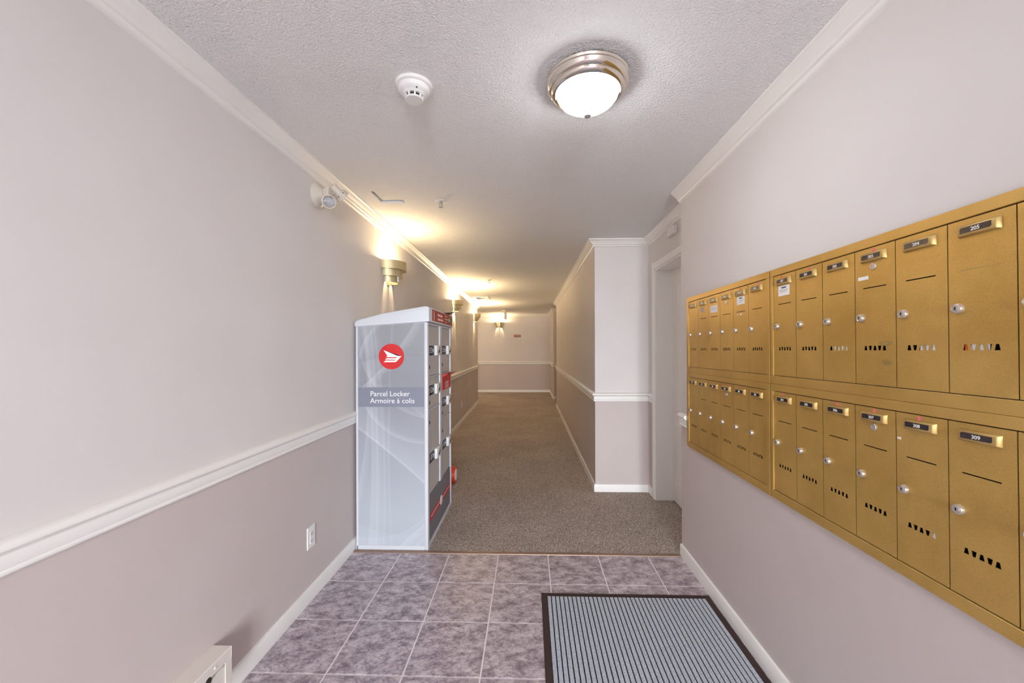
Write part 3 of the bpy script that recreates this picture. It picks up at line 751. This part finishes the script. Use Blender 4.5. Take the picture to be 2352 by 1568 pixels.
for (u_, v_, ru, rv) in ((0.100, -0.272, 0.030, 0.010), (0.100, -0.324, 0.024, 0.011)):
    du = n.math('DIVIDE', n.math('ADD', sx.outputs['Y'], u_), ru); dv = n.math('DIVIDE', n.math('SUBTRACT', sx.outputs['Z'], v_), rv)
    g = n.maprange(n.math('ADD', n.math('MULTIPLY', du, du), n.math('MULTIPLY', dv, dv)), 0.0, 1.0, 0.55, 0.0, True)
    tot = g if tot is None else n.math('ADD', tot, g)
tot = n.math('MULTIPLY', tot, n.maprange(n.noise(co, 90, 3), 0.35, 0.6))
old = n.b.inputs['Base Color'].links[0].from_socket
n.link(n.mix(tot, old, srgb(112, 124, 92)), n.b.inputs['Base Color'])
D['203'].data = D['203'].data.copy(); D['203'].data.materials[0] = sm
for k in ('104', '203', '301', '307'): link('carrier_lock', carrier_me, D[k])
for k, (u, v) in {'203': (0.064, -0.0095), '201': (0.068, -0.008), '106': (0.070, -0.006), '301': (0.063, -0.008), '302': (0.063, -0.006), '304': (0.055, -0.008), '306': (0.060, -0.008), '307': (0.064, -0.010), '308': (0.062, -0.009)}.items():
    dot('sticker', u, v, 0.0055, M['pink'], D[k])
for k, (u, v) in {'107': (0.048, -0.011), '105': (0.063, -0.010)}.items(): dot('sticker', u, v, 0.005, M['red_sticker'], D[k])
def paper_label(door, u0, u1, v0, v1, lines):
    p_ = quad_part('paper_label', u0, u1, v0, v1, M['paper'], door)
    for (a_, b_, vv, hh) in lines: quad_part('printed_line', u0 + a_, u0 + b_, v1 - vv - hh, v1 - vv, M['ink'], door, 0.0119, 0.0003)
paper_label(D['107'], 0.030, 0.094, -0.082, -0.043, [(0.018, 0.046, 0.006, 0.005), (0.008, 0.056, 0.017, 0.0012), (0.008, 0.050, 0.023, 0.0012)])
paper_label(D['105'], 0.032, 0.098, -0.080, -0.043, [(0.022, 0.046, 0.006, 0.005), (0.018, 0.060, 0.018, 0.0012), (0.022, 0.046, 0.026, 0.0012)])
paper_label(D['103'], 0.026, 0.100, -0.092, -0.055, [(0.006, 0.066, 0.012, 0.001), (0.006, 0.060, 0.020, 0.001)])
quad_part('tape_strip', 0.012, 0.046, -0.088, -0.078, M['paper'], D['203'])
quad_part('torn_label', 0.030, 0.080, -0.078, -0.048, mat('torn_label', srgb(186, 170, 150), 0.8), D['102'])
quad_part('tape_strip', 0.036, 0.044, -0.128, -0.123, M['paper'], D['105']); quad_part('tape_strip', 0.058, 0.076, -0.128, -0.123, M['paper'], D['105'])
quad_part('tape_strip', 0.004, 0.014, -0.072, -0.066, M['paper'], D['308'])
# slot of 205 and 101 is closed by a pale flap behind it
for k in ('205', '101', '207'): lpart('slot_flap', B().box(-0.0112, -0.0098, -0.1035, -0.0255, -0.1145, -0.1105), M['gold_bright'], D[k])
# mail showing through vents
for k, (u0, u1, col) in {'202': (0.045, 0.105, 'paper'), '204': (0.062, 0.105, 'paper'), '205': (0.046, 0.080, 'paper'), '308': (0.088, 0.108, 'paper')}.items():
    d = D[k]; y = d.parent.location.y + d.location.y - (u0 + u1) / 2; z = d.parent.location.z - 0.37 + TILT * (d.location.y - (u0 + u1) / 2)
    single('envelope', B().box(XR - 0.0085, XR - 0.0060, y - (u1 - u0) / 2, y + (u1 - u0) / 2, z, z + 0.11), M[col], {'202': 'white mail behind the vents of the third near upper mailbox', '204': 'white mail behind the vents of upper mailbox door 204', '205': 'grey white mail behind the middle vents of mailbox door 205', '308': 'sliver of white mail behind the last vent of lower mailbox 308'}[k], 'mail', (XR - 0.007, y, z))
d = D['205']; y = d.parent.location.y + d.location.y - 0.036; z = d.parent.location.z - 0.37 + TILT * (d.location.y - 0.036)
single('envelope', B().box(XR - 0.0085, XR - 0.0060, y - 0.005, y + 0.003, z, z + 0.11), M['orange_mail'], 'orange mail visible through the first vent of mailbox 205', 'mail', (XR - 0.007, y, z))

# ------------------------------------------------------------------ parcel locker
LXB, LXF, LY0, LY1 = -1.150, -0.672, 2.570, 3.355
lk = thing('parcel_locker', 'tall grey parcel locker with printed side against the left wall', 'parcel locker', ((LXB + LXF) / 2, (LY0 + LY1) / 2, 0))
ZF, ZBk = 1.510, 1.482
part('carcass', B().prism([(LXB, 0.006), (LXF - 0.018, 0.006), (LXF - 0.018, ZF), (LXB, ZBk)], lambda u, v, w: (u, w, v), LY0 + 0.004, LY1), M['locker'], lk)
# side frame: posts and bottom rail round the print
part('corner_post', B().box(LXF - 0.024, LXF, LY0, LY0 + 0.042, 0.0, ZF, 0.006, 2), M['locker_frame'], lk, True)
part('corner_post', B().box(LXF - 0.024, LXF, LY1 - 0.036, LY1, 0.0, ZF, 0.006, 2), M['locker_frame'], lk, True)
part('back_edge', B().box(LXB - 0.004, LXB + 0.011, LY0, LY0 + 0.02, 0.0, ZBk, 0.003), M['locker_frame'], lk)
part('bottom_rail', B().box(LXB, LXF - 0.024, LY0, LY0 + 0.02, 0.0, 0.030, 0.003), M['locker_frame'], lk)
pw0, pw1, pz0, pz1 = LXB + 0.011, LXF - 0.024, 0.030, 1.508
o = link('side_print', B().prism([(0, 0), (pw1 - pw0, 0), (pw1 - pw0, 1.476), (0, 1.450)], lambda u, v, w: (u, w, v), 0, 0.003).mesh('side_print', M['wrap']), lk, (pw0 - lk.location.x, LY0 + 0.0015 - lk.location.y, pz0))
# sloping cap
capp = [(LXB - 0.006, 1.482), (LXF + 0.012, 1.5135), (LXF + 0.012, 1.600), (LXF + 0.004, 1.612), (LXF - 0.02, 1.614), (LXB + 0.18, 1.568), (LXB + 0.02, 1.527), (LXB, 1.519), (LXB - 0.006, 1.508)]
bm_ = B().prism(capp, lambda u, v, w: (u, w, v), LY0 - 0.006, LY1 + 0.006)
bmesh.ops.recalc_face_normals(bm_.bm, faces=bm_.bm.faces)
bmesh.ops.bevel(bm_.bm, geom=[e_ for e_ in bm_.bm.edges if abs(e_.verts[0].co.y - e_.verts[1].co.y) < 1e-5 and min(e_.verts[0].co.z, e_.verts[1].co.z) > 1.50], offset=0.007, segments=3, affect='EDGES', profile=0.5)
part('roof_cap', bm_, M['locker'], lk, True)
# front sign on the cap
sg = part('top_sign', B().box(LXF + 0.011, LXF + 0.0135, LY0 + 0.075, LY1 - 0.03, 1.524, 1.601), M['sign_red'], lk)
def ftext(txt, size, y, z, x, mm, parent, align='LEFT', bold=0.0, rx=0):
    me = text_mesh(txt, size, mm, align, bold=bold)
    pl = parent.parent.location if parent.parent else Vector((0, 0, 0))
    base_ = Vector(parent.location) + (Vector(parent.parent.location) if parent.parent else Vector())
    return link('lettering', me, parent, (x - base_.x, y - base_.y, z - base_.z), (PI / 2, 0, PI / 2))
ftext('1', 0.088, LY0 + 0.105, 1.532, LXF + 0.0138, M['logo_white'], sg, bold=0.0008)
ftext('Parcel Locker', 0.026, LY0 + 0.235, 1.567, LXF + 0.0138, M['logo_white'], sg)
ftext('Armoire à colis', 0.026, LY0 + 0.235, 1.537, LXF + 0.0138, M['logo_white'], sg)
for k, (yy, ww) in enumerate(((0.47, 0.09), (0.47, 0.10), (0.47, 0.08))):
    part('printed_line', B().box(LXF + 0.0134, LXF + 0.0139, LY0 + yy, LY0 + yy + ww, 1.583 - k * 0.022, 1.587 - k * 0.022), M['logo_white'], sg)
ov = [(0.66 + 0.075 * math.cos(a_), 1.562 + 0.030 * math.sin(a_)) for a_ in [2 * PI * k / 24 for k in range(24)]]
part('oval_badge', B().prism(ov, lambda u, v, w: (w, LY0 + u, v), LXF + 0.0134, LXF + 0.0140), M['plate_dark'], sg)
part('arrow', B().prism([(0.62, 1.575), (0.66, 1.562), (0.62, 1.549)], lambda u, v, w: (w, LY0 + u, v), LXF + 0.0139, LXF + 0.0145), M['logo_white'], sg)
# side band with lettering and roundel
bd = part('name_band', B().box(pw0 + 0.001, pw1 - 0.001, LY0 - 0.0005, LY0 + 0.0018, 0.949, 1.078), M['band'], lk)
def stext(txt, size, s, z, mm):
    me = text_mesh(txt, size, mm, 'LEFT', bold=0.0)
    return link('lettering', me, bd, (LXF - s - lk.location.x, LY0 - 0.0008 - lk.location.y, z), (PI / 2, 0, 0))
stext('Parcel Locker', 0.0475, 0.385, 1.020, M['logo_white'])
stext('Armoire à colis', 0.0475, 0.385, 0.974, M['logo_white'])
lx, lz, lr = LXF - 0.242, 1.282, 0.0845
rd = part('roundel', B().prism([(lx + lr * math.cos(2 * PI * k / 48), lz + lr * math.sin(2 * PI * k / 48)) for k in range(48)], lambda u, v, w: (u, w, v), LY0 - 0.0003, LY0 + 0.0018), M['logo_red'], lk)
# roundel mark: pixel outline in the photograph's crop (centre 294,388; 141 px across)
def mk(poly):
    q = 2 * lr / 141.0
    return B().prism([(lx + (x - 294) * q, lz - (y - 388) * q) for x, y in poly], lambda u, v, w: (u, w, v), LY0 - 0.0007, LY0 + 0.0002)
part('emblem', mk([(250, 352), (351, 386), (322, 416), (316, 419), (250, 419), (262, 410), (313, 410), (318, 406), (258, 405), (268, 397), (320, 397), (326, 392), (264, 391), (272, 384), (328, 384)]), M['logo_white'], rd)
part('emblem', mk([(250, 352), (272, 384), (328, 384), (351, 386)]), M['logo_white'], rd)
# front: mid post, rails, doors
part('mid_post', B().box(LXF - 0.020, LXF - 0.001, LY0 + 0.362, LY0 + 0.434, 0.335, ZF - 0.005, 0.004, 2), M['locker_frame'], lk, True)
part('head_rail', B().box(LXF - 0.020, LXF - 0.003, LY0 + 0.042, LY1 - 0.036, 1.494, ZF, 0.002), M['locker_frame'], lk)
def compartment(c0, c1, z0, z1, hz, lz_):
    d = part('compartment_door', B().box(LXF - 0.020, LXF - 0.009, LY0 + c0 + 0.003, LY0 + c1 - 0.003, z0 + 0.003, z1 - 0.003, 0.002), M['locker_door'], lk)
    yl = LY0 + c0
    part('code_label', B().box(LXF - 0.009, LXF - 0.0082, yl + 0.006, yl + 0.165, hz - 0.034, hz + 0.034), M['navy'], d)
    for k in range(3): part('printed_line', B().box(LXF - 0.0083, LXF - 0.0078, yl + 0.055, yl + 0.105, hz + 0.014 - k * 0.014, hz + 0.019 - k * 0.014), M['logo_white'], d)
    part('printed_line', B().box(LXF - 0.0083, LXF - 0.0078, yl + 0.010, yl + 0.030, hz - 0.024, hz + 0.020), M['logo_white'], d)
    part('arrow', B().prism([(yl + 0.125, hz - 0.018), (yl + 0.155, hz + 0.0), (yl + 0.125, hz + 0.018)], lambda u, v, w: (w, u, v), LXF - 0.0083, LXF - 0.0078), M['logo_white'], d)
    part('latch_housing', B().box(LXF - 0.009, LXF + 0.012, yl + 0.170, yl + 0.285, hz - 0.036, hz + 0.036, 0.004, 2), M['plastic_white'], d, True)
    part('latch_grip', B().prism([(yl + 0.215, hz - 0.024), (yl + 0.262, hz - 0.004), (yl + 0.262, hz + 0.010), (yl + 0.215, hz - 0.010)], lambda u, v, w: (w, u, v), LXF + 0.010, LXF + 0.0135), M['dark'], d)
    part('keypad', B().box(LXF + 0.011, LXF + 0.0135, yl + 0.22, yl + 0.275, hz + 0.010, hz + 0.028), M['locker_door'], d)
    part('lock', B().lathe([(0, 0), (0.014, 0), (0.014, 0.004), (0.009, 0.006), (0, 0.006)], 16, Matrix.Translation((LXF - 0.009, yl + 0.022, lz_)) @ Matrix.Rotation(PI / 2, 4, 'Y')), M['dark'], d, True)
CA, CB = (0.042, 0.362), (0.434, 0.749)
compartment(*CA, 1.143, 1.492, 1.320, 1.207); compartment(*CA, 0.922, 1.137, 1.046, 0.966); compartment(*CA, 0.342, 0.916, 0.582, 0.833)
compartment(*CB, 1.140, 1.492, 1.320, 1.207); compartment(*CB, 0.792, 1.000, 0.912, 0.833); compartment(*CB, 0.332, 0.786, 0.575, 0.694)
for (c0, c1, z) in ((CA[0], CA[1], 1.140), (CA[0], CA[1], 0.919), (CB[0], CB[1], 1.003), (CB[0], CB[1], 0.789), (CB[0], CB[1], 1.137)):
    part('shelf_rail', B().box(LXF - 0.018, LXF - 0.004, LY0 + c0, LY0 + c1, z - 0.004, z + 0.004), M['locker_frame'], lk)
# outgoing mail slot
ms = part('mail_slot', B().box(LXF - 0.018, LXF + 0.002, LY0 + CB[0] + 0.004, LY0 + CB[1] - 0.004, 1.008, 1.132, 0.002), M['box_red'], lk)
part('slot_flap', B().prism([(LXF - 0.002, 1.112), (LXF + 0.040, 1.134), (LXF + 0.042, 1.139), (LXF - 0.002, 1.128)], lambda u, v, w: (u, w, v), LY0 + CB[0] + 0.004, LY0 + CB[1] + 0.002), M['box_red'], ms)
for k in range(5): part('printed_line', B().box(LXF + 0.002, LXF + 0.0025, LY0 + 0.52, LY0 + 0.66, 1.064 - k * 0.011, 1.068 - k * 0.011), M['logo_white'], ms)
# plinth panel with stripe
pp = part('plinth_panel', B().box(LXF - 0.020, LXF - 0.006, LY0 + 0.042, LY1 - 0.036, 0.028, 0.330, 0.002), M['locker_base'], lk)
part('bottom_trim', B().box(LXF - 0.020, LXF - 0.001, LY0 + 0.042, LY1 - 0.036, 0.0, 0.027, 0.002), M['locker_frame'], lk)
part('red_stripe', B().box(LXF - 0.006, LXF - 0.0053, LY0 + 0.072, LY0 + 0.735, 0.155, 0.203), M['box_red'], pp)
part('printed_line', B().box(LXF - 0.0054, LXF - 0.0049, LY0 + 0.10, LY0 + 0.36, 0.180, 0.186), M['logo_white'], pp)
part('printed_line', B().box(LXF - 0.0054, LXF - 0.0049, LY0 + 0.45, LY0 + 0.71, 0.180, 0.186), M['logo_white'], pp)
part('round_badge', B().lathe([(0, 0), (0.036, 0), (0.036, 0.0012), (0, 0.0012)], 28, Matrix.Translation((LXF - 0.0052, LY0 + 0.405, 0.180)) @ Matrix.Rotation(PI / 2, 4, 'Y')), M['paper'], pp)

# card lying on the locker, corner over the front edge
cd = single('flyer_card', B().box(-0.095, 0.095, -0.13, 0.13, 0.0, 0.006, 0.001), M['brown_card'], 'brown card lying on top of the parcel locker, one edge overhanging', 'card', (0, 0, 0))
cd.location = (-0.735, 3.22, 1.6165); cd.rotation_euler = (0, -0.06, 0.35)

# red wheel behind the locker
wx, wy, wr = -0.765, 3.865, 0.080
wh = thing('cart_wheel', 'red wheel with white hub standing on carpet behind the parcel locker', 'wheel', (wx, wy, 0.004))
mx_ = Matrix.Translation((wx, wy, wr + 0.004)) @ Matrix.Rotation(PI / 2, 4, 'Y')
part('tyre', B().lathe([(0.058, -0.030), (0.074, -0.030), (0.080, -0.020), (0.080, 0.020), (0.074, 0.030), (0.060, 0.032), (0.058, 0.024), (0.058, -0.030)], 40, mx_), M['tyre_red'], wh, True)
part('hub', B().lathe([(0, -0.026), (0.058, -0.026), (0.0600, 0.030), (0.056, 0.036), (0.020, 0.040), (0, 0.040)], 40, mx_), M['plastic_white'], wh, True)
part('axle', B().tube([(wx - 0.30, wy, wr + 0.004), (wx - 0.02, wy, wr + 0.004)], 0.006, 10), M['silver'], wh, True)
